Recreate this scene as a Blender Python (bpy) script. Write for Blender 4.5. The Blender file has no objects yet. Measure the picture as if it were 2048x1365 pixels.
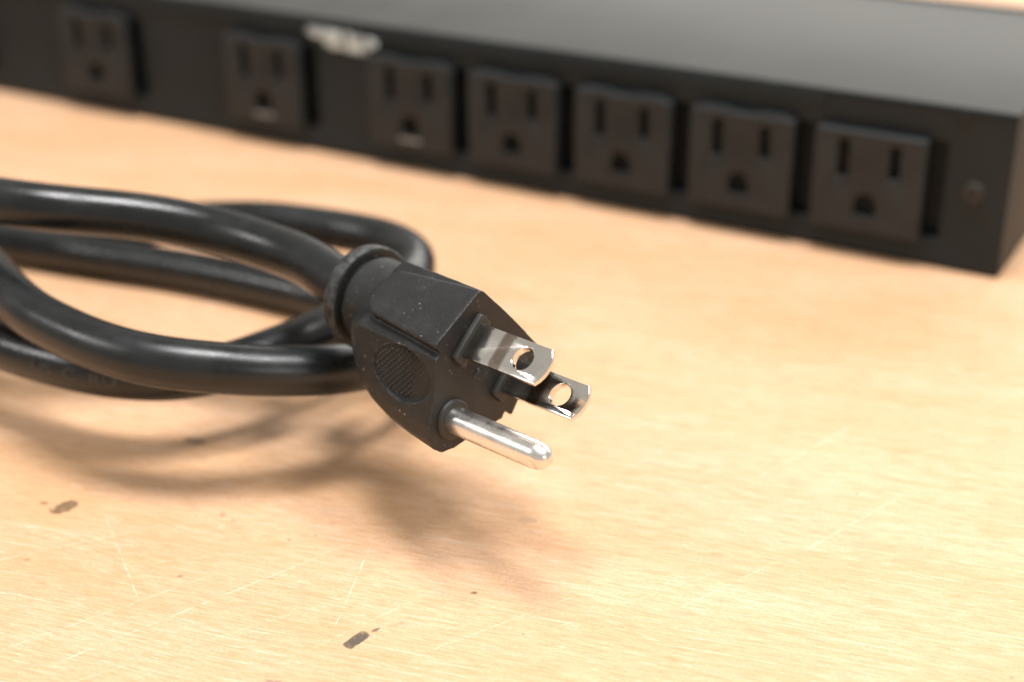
import bpy, bmesh, math, random
from mathutils import Vector, Matrix, Euler, noise
random.seed(4)
S = 0.001                                    # everything below is written in millimetres
scene = bpy.context.scene
COL = scene.collection

# ------------------------------------------------------------------ camera
cd = bpy.data.cameras.new('camera')
cam = bpy.data.objects.new('camera', cd); COL.objects.link(cam)
cam.location = (66.285*S, -349.557*S, 148.525*S)
cam.rotation_euler = (1.11780636, 0.00872725, 0.51659107)
cd.sensor_width = 36.0; cd.lens = 53.893
cd.clip_start = 0.01; cd.clip_end = 50
cd.dof.use_dof = True; cd.dof.focus_distance = 0.247; cd.dof.aperture_fstop = 9.3
cd.dof.aperture_blades = 9
scene.camera = cam

# ------------------------------------------------------------------ world and lamps (indoor close-up)
w = bpy.data.worlds.new('World'); scene.world = w; w.use_nodes = True
wn = w.node_tree; wn.nodes.clear()
o_ = wn.nodes.new('ShaderNodeOutputWorld'); b_ = wn.nodes.new('ShaderNodeBackground')
b_.inputs[0].default_value = (1.0, 0.94, 0.85, 1); b_.inputs[1].default_value = 0.50
wn.links.new(b_.outputs[0], o_.inputs[0])

def lamp(name, loc, target, sx, sy, power, col):
    l = bpy.data.lights.new(name, 'AREA'); l.shape = 'RECTANGLE'; l.size = sx; l.size_y = sy
    l.energy = power; l.color = col
    o = bpy.data.objects.new(name, l); COL.objects.link(o); o.location = loc
    d = Vector(target) - Vector(loc); o.rotation_euler = d.to_track_quat('-Z', 'Y').to_euler()
    return o
PLUG = Vector((-0.09, -0.15, 0.02))
def toward(d, dist): return tuple(PLUG+Vector(d).normalized()*dist)
lamp('ceiling_lamp', toward((0.0, -0.02, 1), 1.45), PLUG, 0.36, 0.36, 21, (1.0, 0.985, 0.985))
lamp('second_ceiling_lamp', toward((0.44, 0.12, 1), 1.6), PLUG, 0.38, 0.30, 16, (1.0, 0.985, 0.985))
lamp('left_lamp', toward((-0.65, -0.48, 0.58), 1.7), PLUG, 0.24, 0.13, 6, (1.0, 0.98, 0.96))
lamp('right_lamp', toward((0.86, -0.37, 0.38), 1.6), PLUG, 0.24, 0.18, 2.8, (1.0, 0.98, 0.96))
lamp('back_sheen_light', (-0.05, 1.75, 0.85), (-0.08, 0.0, 0), 2.2, 1.1, 24, (1.0, 0.965, 0.91))  # unseen area light added behind the strip to put sheen on the lid

scene.view_settings.view_transform = 'Standard'
scene.view_settings.look = 'None'
scene.view_settings.exposure = 0.0
scene.view_settings.gamma = 1.0

# ------------------------------------------------------------------ material helpers
def new_mat(name):
    m = bpy.data.materials.new(name); m.use_nodes = True
    nt = m.node_tree; b = nt.nodes['Principled BSDF']
    return m, nt, b
class G:
    """tiny node-graph helper"""
    def __init__(s, nt): s.nt = nt
    def n(s, t, **k):
        x = s.nt.nodes.new(t)
        for a, v in k.items(): setattr(x, a, v)
        return x
    def put(s, sock, v):
        if hasattr(v, 'is_output') or isinstance(v, bpy.types.NodeSocket): s.nt.links.new(v, sock)
        else: sock.default_value = v
    def math(s, op, a, b=None, c=None, clamp=False):
        x = s.n('ShaderNodeMath', operation=op, use_clamp=clamp)
        s.put(x.inputs[0], a)
        if b is not None: s.put(x.inputs[1], b)
        if c is not None: s.put(x.inputs[2], c)
        return x.outputs[0]
    def noise(s, vec, scale, detail=3, rough=.5, dist=0):
        x = s.n('ShaderNodeTexNoise'); s.put(x.inputs['Vector'], vec)
        x.inputs['Scale'].default_value = scale; x.inputs['Detail'].default_value = detail
        x.inputs['Roughness'].default_value = rough; x.inputs['Distortion'].default_value = dist
        return x.outputs['Fac']
    def ramp(s, f, a, b, lo=0., hi=1., smooth=True):
        x = s.n('ShaderNodeMapRange', interpolation_type='SMOOTHSTEP' if smooth else 'LINEAR')
        s.put(x.inputs[0], f)
        for i, v in zip((1, 2, 3, 4), (a, b, lo, hi)): x.inputs[i].default_value = v
        return x.outputs[0]
    def mix(s, f, a, b, mode='MIX'):
        x = s.n('ShaderNodeMix', data_type='RGBA', blend_type=mode)
        s.put(x.inputs[0], f); s.put(x.inputs[6], a); s.put(x.inputs[7], b)
        return x.outputs[2]
    def mapping(s, vec, rot=(0, 0, 0), scale=(1, 1, 1), loc=(0, 0, 0)):
        x = s.n('ShaderNodeMapping'); s.put(x.inputs[0], vec)
        x.inputs[1].default_value = loc; x.inputs[2].default_value = rot; x.inputs[3].default_value = scale
        return x.outputs[0]
    def bump(s, h, strength, dist):
        x = s.n('ShaderNodeBump'); x.inputs['Strength'].default_value = strength
        x.inputs['Distance'].default_value = dist; s.put(x.inputs['Height'], h)
        return x.outputs[0]
def objco(g): return g.n('ShaderNodeTexCoord').outputs['Object']

def rubber(name, base, rough, grain=0.00025, bump=.35, dust=.0, dustcol=(.25, .24, .22, 1), spec=.5, scale_f=1.0, wear=0):
    m, nt, b = new_mat(name); g = G(nt); co = objco(g)
    big = g.noise(co, 120*scale_f, 4, .6)
    fine = g.noise(co, 5200*scale_f, 2, .6)
    c = g.mix(g.ramp(big, .35, .7), tuple(v*.82 for v in base)+(1,), tuple(v*1.25 for v in base)+(1,))
    if dust:
        v = g.n('ShaderNodeTexVoronoi'); g.put(v.inputs['Vector'], co); v.inputs['Scale'].default_value = 950*scale_f
        patch = g.ramp(g.noise(co, 260*scale_f, 3, .6), .46, .72)
        sp = g.math('MULTIPLY', g.ramp(v.outputs['Distance'], .22, .10), patch)
        sepc = g.n('ShaderNodeSeparateColor'); g.put(sepc.inputs[0], v.outputs['Color'])
        sp = g.math('MULTIPLY', sp, g.math('GREATER_THAN', sepc.outputs[0], .35))
        c = g.mix(g.math('MULTIPLY', sp, dust), c, dustcol)
        haze = g.math('MULTIPLY', g.ramp(g.noise(co, 420*scale_f, 5, .65), .5, .78), dust*.07)
        c = g.mix(haze, c, dustcol)
    if wear:
        ge = g.n('ShaderNodeNewGeometry')
        wr = g.math('MULTIPLY', g.ramp(ge.outputs['Pointiness'], .515, .60), g.ramp(g.noise(co, 700, 4, .7), .38, .62))
        c = g.mix(g.math('MULTIPLY', wr, wear), c, (.16, .17, .165, 1))
    g.put(b.inputs['Base Color'], c)
    g.put(b.inputs['Roughness'], g.ramp(big, .3, .75, rough-.06, rough+.08))
    b.inputs['Specular IOR Level'].default_value = spec
    g.put(b.inputs['Normal'], g.bump(fine, bump, grain))
    return m

M_body = rubber('plug_rubber', (.0085, .0094, .0096), .44, .00014, .8, .8, (.24, .235, .22, 1), .42, wear=.85)
M_grip = rubber('grip_rubber', (.012, .0105, .0095), .6, .00010, .4, .35)
M_cord = rubber('cord_jacket', (.007, .0085, .0092), .29, .00006, .3, .22, (.13, .13, .12, 1), .48)
M_print = rubber('cord_emboss', (.05, .05, .047), .5, .00005, .2)
M_boss = rubber('boss_rubber', (.020, .020, .017), .55, .00012, .5, .6, (.32, .30, .25, 1))
M_outlet = rubber('outlet_plastic', (.023, .0255, .0265), .46, .00005, .2, 0, spec=.25, scale_f=.5)
M_hole = rubber('socket_cavity', (.006, .006, .006), .8, .00005, .1)

def powder(name, base, rough, spec=.5):
    m, nt, b = new_mat(name); g = G(nt); co = objco(g)
    f = g.noise(co, 1500, 3, .6); s = g.noise(co, 22, 5, .6)
    c = g.mix(g.ramp(s, .3, .7), tuple(v*.85 for v in base)+(1,), tuple(v*1.18 for v in base)+(1,))
    sp = g.ramp(g.noise(co, 95, 6, .75), .70, .76)
    c = g.mix(g.math('MULTIPLY', sp, .35), c, (.35, .33, .3, 1))
    g.put(b.inputs['Base Color'], c)
    g.put(b.inputs['Roughness'], g.ramp(s, .3, .7, rough-.015, rough+.02))
    b.inputs['Specular IOR Level'].default_value = spec
    g.put(b.inputs['Normal'], g.bump(f, .25, .00015))
    return m
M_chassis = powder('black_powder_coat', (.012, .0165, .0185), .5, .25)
M_lid_sheen = powder('lid_coat_sheen', (.050, .050, .045), .6, .42)  # same black coat, base lightened to paint in the grazing sheen

def metal(name, col, rough, stain=True):
    m, nt, b = new_mat(name); g = G(nt); co = objco(g)
    str_ = g.noise(g.mapping(co, scale=(.05, 1, 1)), 3800, 3, .6)
    cloud = g.noise(co, 330, 4, .6)
    c = g.mix(g.ramp(cloud, .35, .7), tuple(v*.92 for v in col)+(1,), col+(1,))
    if stain:
        sep = g.n('ShaderNodeSeparateXYZ'); g.put(sep.inputs[0], co)
        band = g.math('MULTIPLY', g.ramp(sep.outputs[0], .0062, .0070), g.ramp(sep.outputs[0], .0094, .0086))
        band = g.math('MULTIPLY', band, g.ramp(g.noise(co, 500, 4, .7), .26, .42))
        c = g.mix(g.math('MULTIPLY', band, .72), c, (.17, .10, .055, 1))
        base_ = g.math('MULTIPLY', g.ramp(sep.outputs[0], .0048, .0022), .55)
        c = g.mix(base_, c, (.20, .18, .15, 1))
        sp = g.ramp(g.noise(co, 900, 5, .75), .60, .70)
        c = g.mix(g.math('MULTIPLY', sp, .22), c, (.22, .18, .14, 1))
    g.put(b.inputs['Base Color'], c)
    b.inputs['Metallic'].default_value = 1
    g.put(b.inputs['Roughness'], g.ramp(cloud, .3, .75, rough*.85, rough*1.3))
    if stain: g.put(b.inputs['Normal'], g.bump(str_, .10, .00006))
    return m
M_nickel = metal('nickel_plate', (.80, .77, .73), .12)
M_pin = metal('nickel_pin', (.88, .85, .81), .26, False)
M_screw = metal('dull_screw', (.085, .08, .07), .5, False)
m, nt, b = new_mat('torn_paper_label'); g = G(nt); co = objco(g)
g.put(b.inputs['Base Color'], g.mix(g.ramp(g.noise(co, 480, 4, .7), .42, .56), (.16, .17, .17, 1), (.62, .70, .71, 1)))
b.inputs['Roughness'].default_value = .85
M_label = m
m, nt, b = new_mat('pale_lip_glare'); b.inputs['Base Color'].default_value = (.24, .23, .22, 1); b.inputs['Roughness'].default_value = .7  # pale colour painting the glare on an outlet's lower lip
M_lip_glare = m

# ------------------------------------------------------------------ wood
def wood():
    m, nt, b = new_mat('worn_maple_veneer'); g = G(nt); co = objco(g)
    gr = g.mapping(co, rot=(0, 0, math.radians(-12)))              # x along the grain
    warp = g.noise(gr, 30, 2, .5)
    wv = g.n('ShaderNodeVectorMath', operation='ADD'); g.put(wv.inputs[0], gr)
    cb = g.n('ShaderNodeCombineXYZ'); g.put(cb.inputs[1], g.math('MULTIPLY', g.math('SUBTRACT', warp, .5), .0025)); g.put(wv.inputs[1], cb.outputs[0])
    gr2 = wv.outputs[0]
    st = lambda sx, sy, sc, d=3, r=.55, off=0: g.noise(g.mapping(gr2, scale=(sx, sy, 1), loc=(off, off*.37, 0)), sc, d, r)
    broad = st(1, 4, 14, 4, .6)
    mid = st(1, 12, 45, 4, .6, 3)
    fine = st(1, 16, 170, 3, .65, 7)
    blot = g.noise(co, 16, 4, .6)
    base = g.mix(g.ramp(broad, .32, .68), (.63, .368, .20, 1), (.73, .468, .307, 1))
    base = g.mix(g.math('MULTIPLY', g.ramp(mid, .46, .72), .50), base, (.55, .30, .135, 1))
    base = g.mix(g.math('MULTIPLY', g.ramp(fine, .43, .66), .75), base, (.50, .255, .105, 1))
    base = g.mix(g.math('MULTIPLY', g.ramp(blot, .48, .70), .12), base, (.64, .40, .265, 1))
    base = g.mix(g.math('MULTIPLY', g.ramp(st(1, 26, 230, 3, .7, 23), .42, .66), .45), base, (.78, .53, .31, 1))
    base = g.mix(g.math('MULTIPLY', g.ramp(g.noise(co, 230, 5, .7), .52, .75), .30), base, (.50, .27, .15, 1))
    # pinkish grey soft smudges
    sm = g.math('MULTIPLY', g.ramp(g.noise(g.mapping(gr2, scale=(1, 2.2, 1)), 75, 5, .65), .60, .74), .30)
    base = g.mix(sm, base, (.48, .32, .25, 1))
    # open pores / lifted fibres catching finish: short pale flecks along the grain
    fk = g.n('ShaderNodeTexVoronoi'); g.put(fk.inputs['Vector'], g.mapping(gr2, scale=(1, 15, 1))); fk.inputs['Scale'].default_value = 150
    fmask = g.ramp(fk.outputs['Distance'], .34, .12)
    sc_ = g.n('ShaderNodeSeparateColor'); g.put(sc_.inputs[0], fk.outputs['Color'])
    fmask = g.math('MULTIPLY', fmask, g.ramp(sc_.outputs[0], .50, .95))
    fmask = g.math('MULTIPLY', fmask, g.ramp(g.noise(co, 34, 3, .6), .36, .62, .12, 1))
    fmask = g.math('MULTIPLY', fmask, g.ramp(st(1, 9, 260, 3, .7, 11), .38, .60))
    base = g.mix(g.math('MULTIPLY', fmask, .8), base, (.86, .76, .64, 1))
    long_ = g.ramp(st(.35, 16, 120, 2, .5, 17), .625, .68)
    base = g.mix(g.math('MULTIPLY', long_, .4), base, (.82, .70, .56, 1))
    dk = g.n('ShaderNodeTexVoronoi'); g.put(dk.inputs['Vector'], g.mapping(gr2, scale=(1, 6, 1), loc=(5, 2, 0))); dk.inputs['Scale'].default_value = 110
    s2 = g.n('ShaderNodeSeparateColor'); g.put(s2.inputs[0], dk.outputs['Color'])
    dm = g.math('MULTIPLY', g.ramp(dk.outputs['Distance'], .22, .08), g.math('GREATER_THAN', s2.outputs[1], .80))
    base = g.mix(g.math('MULTIPLY', dm, .40), base, (.40, .21, .09, 1))
    # tiny grey specks of dirt
    v = g.n('ShaderNodeTexVoronoi'); g.put(v.inputs['Vector'], co); v.inputs['Scale'].default_value = 130
    s3 = g.n('ShaderNodeSeparateColor'); g.put(s3.inputs[0], v.outputs['Color'])
    dot = g.math('MULTIPLY', g.ramp(v.outputs['Distance'], .055, .03), g.math('GREATER_THAN', s3.outputs[2], .78))
    base = g.mix(g.math('MULTIPLY', dot, .65), base, (.22, .15, .11, 1))
    base = g.mix(g.ramp(g.noise(co, 1700, 3, .75), .35, .62, 0, .34), base, (.42, .25, .15, 1))
    sep = g.n('ShaderNodeSeparateXYZ'); g.put(sep.inputs[0], co)
    X, Y = sep.outputs[0], sep.outputs[1]
    ne = g.noise(co, 900, 4, .7); ne2 = g.noise(co, 300, 4, .7)
    def local(x, y, ang):
        a = math.radians(ang); c, s_ = math.cos(a), math.sin(a)
        dx = g.math('SUBTRACT', X, x*S); dy = g.math('SUBTRACT', Y, y*S)
        u = g.math('ADD', g.math('MULTIPLY', dx, c), g.math('MULTIPLY', dy, s_))
        v_ = g.math('SUBTRACT', g.math('MULTIPLY', dy, c), g.math('MULTIPLY', dx, s_))
        return u, v_
    height = g.math('ADD', g.math('MULTIPLY', fine, .6), g.math('MULTIPLY', mid, .8))
    # stains: x, y, half length, half width, angle, strength, colour
    for x, y, a_, b2, ang, k, colr, pw in (
        (-123.0, -183.8, 2.7, 1.7, 80, 1.0, (.11, .08, .05, 1), 2.6),
        (-123.0, -184.8, 7.5, 6.0, 20, .22, (.55, .30, .13, 1), 2),
        (-127.2, -184.6, .9, .5, 10, .75, (.22, .13, .08, 1), 2),
        (-53.8, -190.7, 2.4, 1.1, 80, .95, (.085, .075, .060, 1), 4),
        (-52.6, -187.0, .9, .45, 60, .85, (.16, .12, .09, 1), 2),
        (-50.2, -184.0, 1.6, .5, 50, .45, (.40, .24, .15, 1), 2),
        (-118.1, -153.4, 2.6, 1.3, 15, .70, (.16, .12, .09, 1), 2),
        (-44.0, -170.7, .6, .45, 40, .85, (.16, .09, .05, 1), 2),
        (-59.0, -205.6, 1.5, .8, 20, .75, (.25, .19, .14, 1), 2),
        (-47.0, -147.0, 2.4, 1.3, 30, .40, (.30, .22, .16, 1), 2),
        (-116.4, -199.5, .8, .5, 30, .6, (.36, .19, .09, 1), 2),
        (-96.0, -172.0, .6, 1.2, 40, .6, (.36, .20, .10, 1), 2),
        (-93.1, -172.6, .5, .7, 80, .55, (.33, .20, .12, 1), 2),
        (-90.0, -190.6, .7, .35, 30, .7, (.26, .16, .10, 1), 2),
        (-80.6, -172.7, .4, .3, 10, .7, (.22, .13, .08, 1), 2), (-77.3, -169.5, .4, .3, 10, .7, (.22, .13, .08, 1), 2), (-76.0, -183.7, .9, .3, 20, .5, (.26, .17, .12, 1), 2), (-26.1, -73.6, 1.8, 1.0, 10, .45, (.35, .23, .15, 1), 2)):
        u, v_ = local(x, y, ang)
        d = g.math('ADD', g.math('POWER', g.math('ABSOLUTE', g.math('DIVIDE', u, a_*S)), pw), g.math('POWER', g.math('ABSOLUTE', g.math('DIVIDE', v_, b2*S)), pw))
        d = g.math('ADD', d, g.math('MULTIPLY', g.math('SUBTRACT', g.math('ADD', g.math('MULTIPLY', ne, .5), g.math('MULTIPLY', ne2, .5)), .5), 5.0))
        mk = g.ramp(d, 1.15, .55)
        mk = g.math('MULTIPLY', mk, g.ramp(ne2, .30, .50, .55, 1))
        base = g.mix(g.math('MULTIPLY', mk, k), base, colr)
        if pw > 2: height = g.math('SUBTRACT', height, g.math('MULTIPLY', mk, 2.0))
    # fine scratches: x, y (mid), half length, angle, half width, strength
    for x, y, L, ang, wd, k in (
        (-82, -196, 26, 67, .16, .55), (-94, -205, 22, 64, .12, .45), (-63, -178, 13, -69.6, .10, .7),
        (-55, -186, 16, 69, .12, .45), (-104, -190, 16, -36, .13, .5), (-116, -196, 18, 52, .12, .5),
        (-36, -176, 16, 61, .10, .45), (-8, -148, 12, 66, .22, .35), (4, -120, 14, 70, .25, .35), (-12, -100, 16, 72, .3, .3),
        (-75, -203, 30, 58, .10, .4), (-20, -160, 18, 58, .1, .3), (38, -90, 18, -60, .3, .35), (52, -62, 22, -62, .35, .35),
        (-90, -184, 9, 40, .12, .5), (-70, -168, 8, 62, .1, .5)):
        u, v_ = local(x, y, ang)
        v_ = g.math('ADD', v_, g.math('MULTIPLY', g.math('SUBTRACT', ne2, .5), .0009))
        mk = g.math('MULTIPLY', g.ramp(g.math('ABSOLUTE', v_), wd*1.3*S, wd*.3*S), g.ramp(g.math('ABSOLUTE', u), L*S, L*.75*S))
        mk = g.math('MULTIPLY', mk, g.ramp(ne2, .40, .60, .05, 1))
        base = g.mix(g.math('MULTIPLY', mk, k*.85), base, (.93, .80, .66, 1))
    g.put(b.inputs['Base Color'], base)
    g.put(b.inputs['Roughness'], g.ramp(mid, .3, .7, .40, .52))
    b.inputs['Specular IOR Level'].default_value = .25
    g.put(b.inputs['Normal'], g.bump(height, .25, .00025))
    return m
M_wood = wood()

# ------------------------------------------------------------------ object helpers
def link(name, me, mat=None, parent=None, smooth=True):
    o = bpy.data.objects.new(name, me); COL.objects.link(o)
    if mat and not me.materials: me.materials.append(mat)
    if smooth is not None:
        for p in me.polygons: p.use_smooth = smooth
    if parent: o.parent = parent
    return o
def from_bm(bm, scale=S):
    bmesh.ops.recalc_face_normals(bm, faces=bm.faces)
    me = bpy.data.meshes.new('mesh')
    if scale != 1: bmesh.ops.scale(bm, vec=(scale,)*3, verts=bm.verts)
    bm.to_mesh(me); bm.free(); return me
def box(bm, x0, x1, y0, y1, z0, z1, bev=0, seg=2):
    r = bmesh.ops.create_cube(bm, size=1)
    vs = r['verts']
    for v in vs:
        v.co = Vector(((x0+x1)/2+v.co.x*(x1-x0), (y0+y1)/2+v.co.y*(y1-y0), (z0+z1)/2+v.co.z*(z1-z0)))
    if bev:
        es = list({e for v in vs for e in v.link_edges})
        bmesh.ops.bevel(bm, geom=es, offset=bev, segments=seg, affect='EDGES', profile=.5)
def evaluated(o, drop=True):
    dg = bpy.context.evaluated_depsgraph_get(); dg.update()
    me = bpy.data.meshes.new_from_object(o.evaluated_get(dg))
    if drop: bpy.data.objects.remove(o)
    return me
def plate(loops, depth, bev, res=1):
    """flat outline with holes -> bevelled plate; local XY outline, thickness along Z (centred)"""
    cu = bpy.data.curves.new('outline', 'CURVE'); cu.dimensions = '2D'; cu.fill_mode = 'BOTH'
    cu.extrude = depth/2-bev; cu.bevel_depth = bev; cu.bevel_resolution = res; cu.offset = -bev
    for L in loops:
        sp = cu.splines.new('POLY'); sp.points.add(len(L)-1); sp.use_cyclic_u = True
        for p, q in zip(sp.points, L): p.co = (q[0], q[1], 0, 1)
    o = bpy.data.objects.new('outline', cu); COL.objects.link(o)
    me = evaluated(o); me.materials.clear(); bpy.data.curves.remove(cu)
    bm = bmesh.new(); bm.from_mesh(me); bmesh.ops.remove_doubles(bm, verts=bm.verts, dist=1e-4)
    bpy.data.meshes.remove(me)
    return bm
def circle(cx, cy, r, n=32): return [(cx+r*math.cos(2*math.pi*i/n), cy+r*math.sin(2*math.pi*i/n)) for i in range(n)]
def rrect(x0, x1, y0, y1, r, n=6):
    L = []
    for cx, cy, a0 in ((x1-r, y1-r, 0), (x0+r, y1-r, 90), (x0+r, y0+r, 180), (x1-r, y0+r, 270)):
        for i in range(n+1):
            a = math.radians(a0+90*i/n); L.append((cx+r*math.cos(a), cy+r*math.sin(a)))
    return L
def auto_smooth(o, ang=35):
    me = o.data
    bm = bmesh.new(); bm.from_mesh(me)
    for f in bm.faces: f.smooth = True
    for e in bm.edges: e.smooth = not (len(e.link_faces) == 2 and e.calc_face_angle(0) > math.radians(ang))
    bm.to_mesh(me); bm.free()
def empty(name, loc=(0, 0, 0)):
    o = bpy.data.objects.new(name, None); COL.objects.link(o); o.location = [c*S for c in loc]; o.empty_display_size = .01
    return o

# ------------------------------------------------------------------ table
bm = bmesh.new(); box(bm, -850, 560, -620, 520, -32, 0, 1.5, 2)
table = link('wooden_table', from_bm(bm), M_wood, smooth=False)
table['label'] = 'pale worn wooden tabletop with scratches, under the coiled cord and power strip'
table['category'] = 'table'

# ------------------------------------------------------------------ rack power strip
H = 41.2; D = 98.5; XL = -436.0
pdu = empty('power_strip', (-218, 46, 0))
pdu['label'] = 'long black metal rack power strip with a row of outlets on its front'
pdu['category'] = 'power strip'
def pchild(name, bm, mat, ang=30):
    bmesh.ops.translate(bm, vec=(218, -46, 0), verts=bm.verts)
    o = link(name, from_bm(bm), mat, pdu); auto_smooth(o, ang); return o
s_ = 32.9655; x7 = -33.078
ox = [-283.03-66.5, -283.03, -216.72] + [x7-4*s_, x7-3*s_, x7-2*s_, x7-s_, x7]
zs = 25.68
bm = bmesh.new()
box(bm, XL, 0, .6, D, 0.3, 1.6, .3)                      # floor of the sheet-metal box
box(bm, -1.3, -.02, .6, D-.02, .35, H-1.3, .25)
box(bm, XL+.02, XL+1.3, .6, D-.02, .35, H-1.3, .25)
box(bm, XL+.3, -.3, D-1.3, D-.04, .4, H-1.3, .25)
box(bm, XL+.5, -.5, 4.2, 5.2, .8, H-1.35)
pchild('chassis', bm, M_chassis)
# front panel with openings added along each outlet's right edge for dark gaps
loops = [rrect(XL, 0, .3, H-1.25, .5, 3)]+[rrect(x+8, x+17.8, zs-18.2, zs+6.2, .5, 3) for x in ox]
bm = plate(loops, 1.6, .35, 2)
bmesh.ops.transform(bm, matrix=Matrix.Rotation(math.radians(90), 4, 'X'), verts=bm.verts)
bmesh.ops.translate(bm, vec=(0, .8, 0), verts=bm.verts)
pchild('front_panel', bm, M_chassis)
# sheet-metal lid with a short lip folded over the front, ending before the right-hand corner
bm = bmesh.new()
def lid_profile(x0, x1, lip):
    P = [(-.45, H-lip), (-.5, H-min(1.0, lip*.9)), (-.2, H-.3), (.4, H), (D+.2, H), (D+.9, H-.3), (D+1.2, H-.8), (D+1.2, H-lip-1), (D+.2, H-lip-1), (D+.2, H-1.2), (-.05, H-1.2), (-.05, H-lip)]
    a = [bm.verts.new((x0, y, z)) for y, z in P]; c = [bm.verts.new((x1, y, z)) for y, z in P]
    n = len(P)
    for i in range(n): bm.faces.new((a[i], a[(i+1) % n], c[(i+1) % n], c[i]))
    bm.faces.new(a); bm.faces.new(c[::-1])
lid_profile(XL+.2, -46, 4.4); lid_profile(-46, 0.1, .9)
lid = pchild('lid', bm, M_lid_sheen)
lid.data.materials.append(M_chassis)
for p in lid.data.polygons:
    if p.normal.y < -.5 or p.normal.x > .5: p.material_index = 1  # front and end faces keep the plain coat, without the painted sheen
# raised rim along the rear of the lid
bm = bmesh.new(); box(bm, XL+1, -.5, D-2.2, D-.6, H-.2, H+.8, .3)
pchild('rear_rim', bm, M_lid_sheen)

def ground_loop(cx, cz):
    L = [(cx-2.75, cz-2.5), (cx+2.75, cz-2.5)]
    for i in range(13):
        a = math.pi*i/12; L.append((cx+2.75*math.cos(a), cz+.3+2.75*math.sin(a)))
    return L
def outlet_face():
    loops = [rrect(-13.6, 13.6, zs-18.7, zs+6.6, .6, 4)]
    loops += [rrect(-6.35-1.4, -6.35+1.4, zs-5.1, zs+4.4, .25, 3), rrect(6.35-1.3, 6.35+1.3, zs-4.2, zs+4.0, .25, 3), ground_loop(0, zs-11.9)]
    return plate(loops, 3.3, .45, 2)
bm0 = outlet_face()
rot = Matrix.Rotation(math.radians(90), 4, 'X')
bmesh.ops.transform(bm0, matrix=rot, verts=bm0.verts)          # local z -> -y
bmesh.ops.translate(bm0, vec=(0, -1.7, 0), verts=bm0.verts)
outlet_me = from_bm(bm0)
bm = bmesh.new(); box(bm, -9.5, 9.5, -.35, .25, zs-16, zs+6, 0); cav_me = from_bm(bm)
bm = bmesh.new(); box(bm, -11.6, -3.4, -3.1, -.4, zs+6.5, zs+7.3, .3); box(bm, 3.4, 11.6, -3.1, -.4, zs+6.5, zs+7.3, .3); clip_me = from_bm(bm)
for i, x in enumerate(ox):
    o = link('outlet', outlet_me, M_outlet, pdu, None); o.location = ((x+218)*S, -46*S, 0)
    if i == 0: auto_smooth(o, 40)
    c = link('cavity', cav_me, M_hole, o, None)
    if i not in (7,):
        k = link('snap_tab', clip_me, M_outlet, o, None)
        if i == 1: auto_smooth(k, 30)
    if i in (2, 3):  # painted glare arc below the ground hole
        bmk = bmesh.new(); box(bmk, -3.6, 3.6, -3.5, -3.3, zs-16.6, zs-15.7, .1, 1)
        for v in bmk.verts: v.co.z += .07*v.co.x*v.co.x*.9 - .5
        link('lip_glare', from_bm(bmk), M_lip_glare, o, False)
# mounting screw and slot on the right end of the front
bm = bmesh.new()
bmesh.ops.create_cone(bm, cap_ends=True, segments=32, radius1=2.7, radius2=2.3, depth=1.0, matrix=Matrix.Translation((-8.2, -.35, 20.6)) @ Matrix.Rotation(math.radians(90), 4, 'X'))
scr = pchild('screw', bm, M_boss)
bm = bmesh.new(); box(bm, -9.7, -6.7, -.93, -.86, 20.3, 20.9); box(bm, -8.5, -7.9, -.935, -.855, 19.1, 22.1)
bmesh.ops.translate(bm, vec=(218, -46, 0), verts=bm.verts)
link('screw_slot', from_bm(bm), M_hole, scr, False)
bm = bmesh.new(); box(bm, -13.4, -11.0, -.62, -.1, H-4.4, H-1.3, .1)
pchild('locking_notch', bm, M_hole)
# remains of a torn paper label
pts = [(-199.5, 40.3), (-197, 40.6), (-192, 40.0), (-186, 40.2), (-180, 39.5), (-176.5, 39.2), (-174.8, 38.0), (-175.4, 36.0), (-177.8, 34.8),
       (-178.6, 33.0), (-183, 32.9), (-187, 33.6), (-190.5, 33.2), (-192.8, 34.2), (-194.2, 36.0), (-197.4, 36.6), (-199.8, 38.2)]
L = []
for i in range(len(pts)):
    a, c = Vector(pts[i]), Vector(pts[(i+1) % len(pts)])
    for k in range(5):
        p = a.lerp(c, k/5); L.append((p.x-1.6+random.uniform(-.28, .28), (p.y-36.5)*.80+34.7+random.uniform(-.28, .28)))
bm = plate([L], .16, .04, 1)
bmesh.ops.transform(bm, matrix=Matrix.Rotation(math.radians(90), 4, 'X'), verts=bm.verts)
bmesh.ops.translate(bm, vec=(0, -.62, 0), verts=bm.verts)
pchild('torn_label', bm, M_label)

# ------------------------------------------------------------------ plug
PM = Matrix(((.96822088, .18990203, .16274379, -50.1486724),
             (-.24754618, .63499206, .73178273, -154.20734453),
             (.03562601, -.74881393, .6618221, 34.77724363),
             (0, 0, 0, 1)))
cordset = empty('power_cable', (-110, -140, 0))
cordset['label'] = 'thick black power cord in loose coils ending in a three-prong plug'
cordset['category'] = 'power cord'
BASE = Vector((-110, -140, 0))
PMS = PM.copy(); PMS.translation = (PM.translation-BASE)*S
def plug_part(name, me, mat, parent=None, ang=None):
    o = link(name, me, mat, parent or cordset)
    if parent is None: o.matrix_basis = PMS
    if ang: auto_smooth(o, ang)
    return o

def loft(bm, rings, cap=True):
    R = [[bm.verts.new(p) for p in r] for r in rings]
    n = len(R[0])
    for a, c in zip(R, R[1:]):
        for i in range(n): bm.faces.new((a[i], a[(i+1) % n], c[(i+1) % n], c[i]))
    if cap: bm.faces.new(R[0]); bm.faces.new(R[-1][::-1])
def section(a, half):
    """half: list of (b,c) from top centre to bottom centre, b>=0"""
    pts = [(b_, c_) for b_, c_ in half]
    return [(a, b_, c_) for b_, c_ in pts] + [(a, -b_, c_) for b_, c_ in reversed(pts[1:-1])]
bm = bmesh.new()
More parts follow.
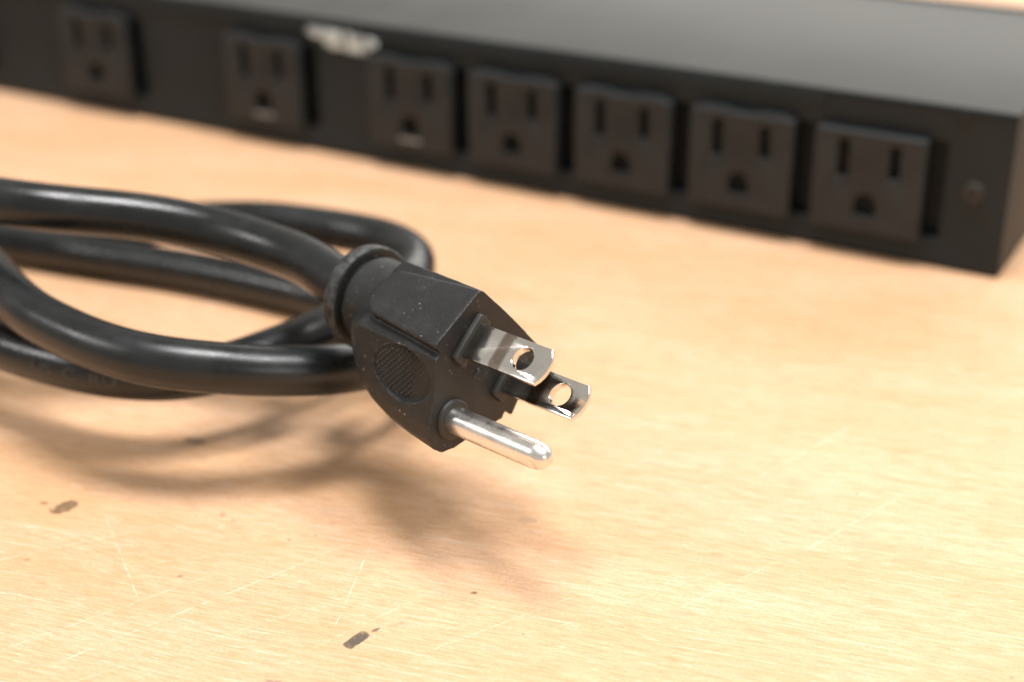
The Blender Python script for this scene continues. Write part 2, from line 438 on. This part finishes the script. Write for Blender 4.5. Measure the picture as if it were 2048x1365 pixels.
# keel (lower lobe round the ground pin)
K = [(0,    [(0, 6), (8, 6), (10.9, -6.3), (6.9, -11.4), (4.0, -15.6), (1.9, -17.5), (0, -17.9)]),
     (-6.8, [(0, 6), (8, 6), (10.8, -6.0), (6.8, -11.0), (3.9, -15.0), (1.9, -16.7), (0, -17.0)]),
     (-12.3,[(0, 6), (7.5, 6), (10.4, -5.7), (6.6, -10.4), (3.8, -14.1), (1.9, -15.7), (0, -16.0)]),
     (-17,  [(0, 6), (7, 5.5), (9.9, -5.4), (6.3, -9.8), (3.7, -12.9), (1.9, -14.3), (0, -14.6)]),
     (-21.5,[(0, 5.5), (6.5, 5), (9.3, -5.1), (5.9, -8.7), (3.5, -11.1), (1.8, -12.3), (0, -12.6)]),
     (-24.8,[(0, 5), (5.5, 4.0), (7.6, -4.7), (5.0, -7.5), (3.1, -9.0), (1.6, -9.8), (0, -10.0)]),
     (-27.6,[(0, 4), (4.0, 3), (5.0, -4.0), (3.4, -5.6), (2.3, -6.3), (1.1, -6.7), (0, -6.8)])]
loft(bm, [section(a, h) for a, h in K])
# upper core (carries the two blades)
Cc = [(0,    [(0, 7.9), (9.4, 7.7), (10.3, 4), (10.6, -3.6), (6, -6), (0, -6)]),
      (-8,   [(0, 8.4), (9.0, 8.1), (9.7, 4), (10.0, -3.8), (6, -6), (0, -6)]),
      (-16,  [(0, 8.8), (8.7, 8.4), (9.2, 4), (9.4, -4.0), (6, -6), (0, -6)]),
      (-21,  [(0, 9.2), (8.2, 8.7), (8.6, 4), (8.8, -4.2), (6, -6), (0, -6)]),
      (-24,  [(0, 8.4), (6.0, 7.6), (6.9, 3.4), (7.2, -3.6), (5, -5), (0, -5)])]
loft(bm, [section(a, h) for a, h in Cc])
# side pads: rounded rectangles standing proud on both flanks
for sgn in (-1, 1):
    out = []
    for a, c in [(0, 7.5), (0, -4.9)]: out.append((a, c))
    # rear, rounded
    for i in range(9):
        t = math.radians(270-90*i/8); out.append((-17.2+4*math.cos(t)*1.0, .3+4*math.sin(t)*.9+.3))
    for i in range(9):
        t = math.radians(180-90*i/8); out.append((-16.8+4.4*math.cos(t), 2.4+4.0*math.sin(t)))
    def bo(a, c):
        f = (7.5-c)/12.4; k = -a/20
        return (10.35+2.35*f)*(1-k)+(9.9+1.4*f)*k
    rings = []
    for inn, db in ((0, -4.5), (0, -.35), (.16, -.12), (.45, 0)):
        ring = []
        for a, c in out:
            ca, cc_ = -10, 1.3
            aa = a if a > -.5 else a+(ca-a)*inn*.09
            c2 = c+(cc_-c)*inn*.14
            bb = (bo(aa, c2)+db) if db > -2 else 7.0
            ring.append((aa, sgn*bb, c2))
        rings.append(ring)
    loft(bm, rings)
# neck
def revolve(bm, prof, cc, n=48, b0=0):
    loft(bm, [[(a, b0+r*math.cos(2*math.pi*i/n), cc+r*math.sin(2*math.pi*i/n)) for i in range(n)] for a, r in prof])
revolve(bm, [(-18, 7.9), (-24, 7.9), (-27, 7.9), (-30.0, 8.1), (-30.5, 7.6), (-33.5, 7.3)], 2.35)
# bosses moulded round the prong roots
BOSS = []
for bb in (-6.35, 6.35):
    rr = []
    for a, g_ in ((-1, 0), (.5, 0), (.75, .25), (.9, .9), (.91, 6)):
        rr.append([(a, bb+x*(1-g_*.12), z*(1-g_*.05)) for x, z in rrect(-1.7, 1.7, -4.5, 4.5, .6, 4)])
    BOSS.append(rr)
BOSS.append([[(a, r*math.cos(2*math.pi*i/40), -11.9+r*math.sin(2*math.pi*i/40)) for i in range(40)] for a, r in ((-1, 3.6), (.15, 3.6), (.45, 3.4), (.6, 3.0))])
bmesh.ops.recalc_face_normals(bm, faces=bm.faces)
me = bpy.data.meshes.new('raw'); bm.to_mesh(me); bm.free()
o = bpy.data.objects.new('raw', me); COL.objects.link(o)
md = o.modifiers.new('r', 'REMESH'); md.mode = 'VOXEL'; md.voxel_size = .2; md.adaptivity = 0
md = o.modifiers.new('s', 'SMOOTH'); md.factor = .5; md.iterations = 11
me = evaluated(o)
# thumb-grip dish pressed into each lower flank
OC = Vector((-8.3, -7.5, -9.6)); ON = Vector((.1019, -.7671, -.6334)).normalized()
OU = (Vector((1, 0, 0))-ON*ON.x).normalized(); OV = ON.cross(OU)
tilt_u = math.radians(0)
def dish(u, v):
    r = math.sqrt((u/7.1)**2+(v/4.5)**2)
    if r >= 1.06: return 0
    edge = min(1, max(0, (1.06-r)/.09))
    edge = edge*edge*(3-2*edge)
    return edge*(.30+.75*max(0, min(1, (2.5-u)/9.0)))
for v in me.vertices:
    for sg in (1, -1):
        p = Vector((v.co.x, v.co.y*sg, v.co.z))
        d = p-OC; h = d.dot(ON)
        if abs(h) < 1.6 and p.y < -1:
            k = dish(d.dot(OU), d.dot(OV))
            if k:
                q = p-ON*(k+h*min(1, k*2)); v.co = Vector((q.x, q.y*sg, q.z))
for v in me.vertices: v.co *= S
body = plug_part('plug_body', me, M_body)
# textured oval in the dish
bm = bmesh.new(); N = 118; NV = 78; vs = {}
for i in range(N+1):
    for j in range(NV+1):
        u = -6.9+13.8*i/N; v = -4.3+8.6*j/NV
        if (u/6.6)**2+(v/4.1)**2 > 1: continue
        pitch = 1.12
        p_, q_ = (u+v*1.05)/pitch, (u-v*1.05)/pitch
        fx = abs((p_ % 1)-.5)*2; fy = abs((q_ % 1)-.5)*2
        kn = max(0, 1-max(fx, fy)*1.35)
        r = math.sqrt((u/6.6)**2+(v/4.1)**2)
        base_ = -(.30+.75*max(0, min(1, (2.5-u)/9.0)))+.16
        hgt = base_+(.24*min(1, kn*2.4) if r < .96 else -.08)
        vs[i, j] = bm.verts.new(OC+OU*u+OV*v+ON*hgt)
for (i, j), a in vs.items():
    q = [vs.get((i+1, j)), vs.get((i+1, j+1)), vs.get((i, j+1))]
    if all(q): bm.faces.new((a, *q))
grip = plug_part('grip_oval', from_bm(bm), M_grip, body)
grip.data.shade_flat()
if grip.data.polygons[0].normal.dot(ON) < 0: grip.data.flip_normals()
g2me = grip.data.copy()
for v in g2me.vertices: v.co.y *= -1
g2me.flip_normals()
plug_part('grip_oval', g2me, M_grip, body)
# collar disc at the end of the neck
bm = bmesh.new()
loft(bm, [[(a, r*math.cos(2*math.pi*i/72), 2.5+r*math.sin(2*math.pi*i/72)) for i in range(72)] for a, r in
          ((-31.0, 6.0), (-31.0, 8.4), (-31.0, 9.0), (-31.12, 9.35), (-31.4, 9.5), (-33.4, 9.5), (-33.8, 9.3), (-34.0, 8.9), (-34.0, 6.4), (-33.8, 4.0))])
plug_part('collar', from_bm(bm), M_body, body, 50)

for rr in BOSS:
    bm = bmesh.new(); loft(bm, rr); plug_part('prong_collar', from_bm(bm), M_boss, body, 40)
# mould number on the face
def text_bm(txt, size, depth, bevel=0):
    cu = bpy.data.curves.new('t', 'FONT'); cu.body = txt; cu.size = size; cu.extrude = depth/2; cu.align_x = 'CENTER'; cu.align_y = 'CENTER'
    cu.bevel_depth = bevel; cu.resolution_u = 4
    o = bpy.data.objects.new('t', cu); COL.objects.link(o); me = evaluated(o); me.materials.clear()
    bm = bmesh.new(); bm.from_mesh(me); bpy.data.meshes.remove(me); return bm
bm = text_bm('2', 2.4, .16)
for v in bm.verts: v.co = Vector((.02+v.co.z, -.9+v.co.x, -3.5+v.co.y))
plug_part('mould_number', from_bm(bm), M_body, body, 30)

# flat blades
def blade():
    Lb = 17.6; hw = 3.18; out = [(-3, -hw), (Lb-1.15, -hw)]
    for i in range(9):
        t = -1+2*i/8; out.append((Lb-.95*abs(t)**2.4, t*(hw-.28)*1.0))
    out += [(Lb-1.15, hw), (-3, hw)]
    bm = plate([out, circle(12.35, 0, 1.98, 40)], 1.5, .16, 2)
    # subdivide is unnecessary: taper only the nose
    for v in bm.verts:
        edge = Lb-.95*min(1, abs(v.co.y)/hw)**2.4
        if v.co.x > edge-.75:
            v.co.z *= .55
    # local x = a, local y = c, local z = b
    return bm
bme = from_bm(blade())
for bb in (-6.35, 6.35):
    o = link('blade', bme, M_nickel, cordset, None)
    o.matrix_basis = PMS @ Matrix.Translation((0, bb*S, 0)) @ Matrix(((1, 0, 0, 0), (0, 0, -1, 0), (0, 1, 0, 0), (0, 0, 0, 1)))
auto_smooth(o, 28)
# round ground pin: rolled tube, bullet nose with an open fold underneath
bm = bmesh.new(); rings = []; n = 64
prof = [(-3, 2.32), (2, 2.32), (8, 2.32), (16, 2.32), (18.3, 2.30)]
for i in range(1, 15):
    t = i/14*math.pi/2; prof.append((18.3+3.35*math.sin(t), max(.02, 2.30*math.cos(t)**.85)))
for a, r in prof:
    ring = []
    for k in range(n):
        th = 2*math.pi*k/n
        rr = r
        if a > 16.5:       # two shallow swaged flats at the nose
            for fl in (math.radians(250), math.radians(70)):
                dlt = math.atan2(math.sin(th-fl), math.cos(th-fl))
                lim = (2.32-.55*min(1, (a-16.5)/2.5))/max(.2, math.cos(dlt))
                rr = min(rr, lim) if abs(dlt) < 1.3 else rr
        ring.append((a, rr*math.cos(th), -11.9+rr*math.sin(th)))
    rings.append(ring)
loft(bm, rings)
plug_part('ground_pin', from_bm(bm), M_pin, None, 32)

# ------------------------------------------------------------------ cord
R_C = 4.7
def W(a, b_, c): return PM @ Vector((a, b_, c))
ctrl = [W(-26, 0, 2.3), W(-33, 0, 2.4)]
ctrl += [Vector(p) for p in (
    (-91.0, -140.8, 35.3), (-101.0, -136.5, 35.4), (-110.7, -134.4, 35.5), (-123.7, -134.6, 36.5), (-136.5, -139.3, 38.5), (-144.5, -144.6, 40.0), (-152.0, -150.3, 41.5), (-161.2, -154.2, 42.5), (-167.9, -155.6, 42.5),
    (-190, -163, 42), (-215, -165, 39), (-248, -156, 34), (-282, -140, 29), (-298, -116, 26), (-288, -96, 25), (-262, -100, 26), (-234, -122, 28), (-206, -139, 29),
(-186.6, -147.0, 28.0), (-174.4, -152.6, 28.5), (-164.3, -157.4, 28.5), (-153.8, -162.9, 28.5), (-142.7, -167.4, 28.0), (-135.0, -169.0, 27.5), (-121.6, -170.6, 27.0), (-110.9, -169.6, 26.5), (-102.5, -165.7, 25.5), (-95.2, -159.9, 24.0), (-88.9, -152.2, 22.0), (-85.6, -144.3, 20.0), (-84.3, -134.9, 17.5), (-85.8, -123.9, 14.5), (-89.8, -113.2, 12.0), (-96.8, -105.4, 10.0), (-106.9, -100.9, 7.0), (-119.7, -97.8, 5.6), (-135.4, -95.4, 4.9), (-163.9, -96.5, 4.8), (-191.6, -100.7, 4.8), (-220.4, -105.4, 4.8),
    (-245, -111, 4.9), (-285, -119, 5), (-318, -133, 4.85), (-322, -156, 4.85), (-295, -168, 4.9), (-255, -163, 6.5), (-215, -153, 10), (-187, -153.5, 13.5),
    (-167.1, -162.0, 16.5), (-156.5, -164.0, 16.5), (-141.7, -164.4, 16.5), (-129.0, -163.0, 16.5), (-119.0, -159.2, 16.5), (-112.7, -151.6, 16.0), (-107.4, -141.3, 16.5), (-104.2, -132.6, 17.0), (-102.1, -123.6, 17.5),
    (-100.2, -114.8, 18.0), (-100.1, -104.6, 18.0), (-105.6, -92.2, 17.0), (-113.7, -83.5, 16.0), (-122.5, -80.0, 15.5), (-132.3, -79.0, 15.0), (-142.8, -80.3, 15.0), (-152.8, -82.4, 15.0), (-164.6, -85.2, 14.0), (-174.9, -86.1, 12.0),
    (-182.2, -88.0, 10.5), (-199.6, -90.5, 7.5), (-217.0, -91, 6.0), (-232.0, -90, 5.4),
    (-290, -66, 4.85), (-360, -50, 4.85), (-430, -48, 4.85), (-482, -30, 4.85), (-500, 10, 7), (-478, 42, 14), (-452, 46, 18), (-436.5, 46, 18.5))]
def catmull(P, step=1.0):
    out = []
    for i in range(len(P)-1):
        p0 = P[max(i-1, 0)]; p1 = P[i]; p2 = P[i+1]; p3 = P[min(i+2, len(P)-1)]
        d1 = max((p1-p0).length, 1e-3)**.5; d2 = (p2-p1).length**.5; d3 = max((p3-p2).length, 1e-3)**.5
        m1 = (p2-p1)+d2*((p1-p0)/d1-(p2-p0)/(d1+d2))/1 if i > 0 else (p2-p1)
        m1 = (p2-p1)/d2**2*1.0
        # centripetal tangents
        t1 = ((p1-p0)/d1-(p2-p0)/(d1+d2)+(p2-p1)/d2)*d2 if i > 0 else (p2-p1)
        t2 = ((p2-p1)/d2-(p3-p1)/(d2+d3)+(p3-p2)/d3)*d2 if i < len(P)-2 else (p2-p1)
        n = max(2, int((p2-p1).length/step))
        for k in range(n):
            t = k/n; a = 2*t**3-3*t**2+1; b2 = t**3-2*t**2+t; c = -2*t**3+3*t**2; d = t**3-t**2
            out.append(p1*a+t1*b2+p2*c+t2*d)
    out.append(P[-1]); return out
path = catmull(ctrl, 1.2)
for _ in range(10):
    path = [path[0], path[1]]+[(path[i-1]+path[i]*2+path[i+1])/4 for i in range(2, len(path)-2)]+path[-2:]
frames = []; t0 = (path[1]-path[0]).normalized(); nrm = Vector((0, 0, 1)); nrm = (nrm-t0*nrm.dot(t0)).normalized()
for i, p in enumerate(path):
    t = (path[min(i+1, len(path)-1)]-path[max(i-1, 0)]).normalized()
    nrm = (nrm-t*nrm.dot(t)).normalized(); frames.append((p, t, nrm, t.cross(nrm)))
bm = bmesh.new(); ns = 40; rings = []
for i, (p, t, n1, n2) in enumerate(frames):
    wob = 1+.008*noise.noise(Vector((i*.05, 0, 0)))
    rings.append([tuple(p-BASE+(n1*math.cos(2*math.pi*k/ns)+n2*math.sin(2*math.pi*k/ns))*R_C*wob) for k in range(ns)])
loft(bm, rings)
cord = link('cord', from_bm(bm), M_cord, cordset)
# embossed approval marks on the lower front strand
target = Vector((-133.5, -163.9, 16.5))
ic = min(range(len(frames)), key=lambda i: (frames[i][0]-target).length)
bm = text_bm('US  C  RU', 2.9, .16)
viewdir = (Vector((66.3, -349.6, 148.5))-target).normalized()
arcs = [0]
for i in range(1, len(frames)): arcs.append(arcs[-1]+(frames[i][0]-frames[i-1][0]).length)
for v in bm.verts:
    s0 = arcs[ic]+v.co.x*1.45
    j = min(range(max(0, ic-40), min(len(frames)-1, ic+40)), key=lambda i: abs(arcs[i]-s0))
    p, t, n1, n2 = frames[j]
    p = p+t*(s0-arcs[j])
    side = (viewdir-t*viewdir.dot(t)).normalized(); up = t.cross(side)
    if up.z < 0: up = -up
    ang = v.co.y/R_C-.34
    v.co = p-BASE+(side*math.cos(ang)+up*math.sin(ang))*(R_C+.03+v.co.z)
link('jacket_marking', from_bm(bm), M_print, cord, False)
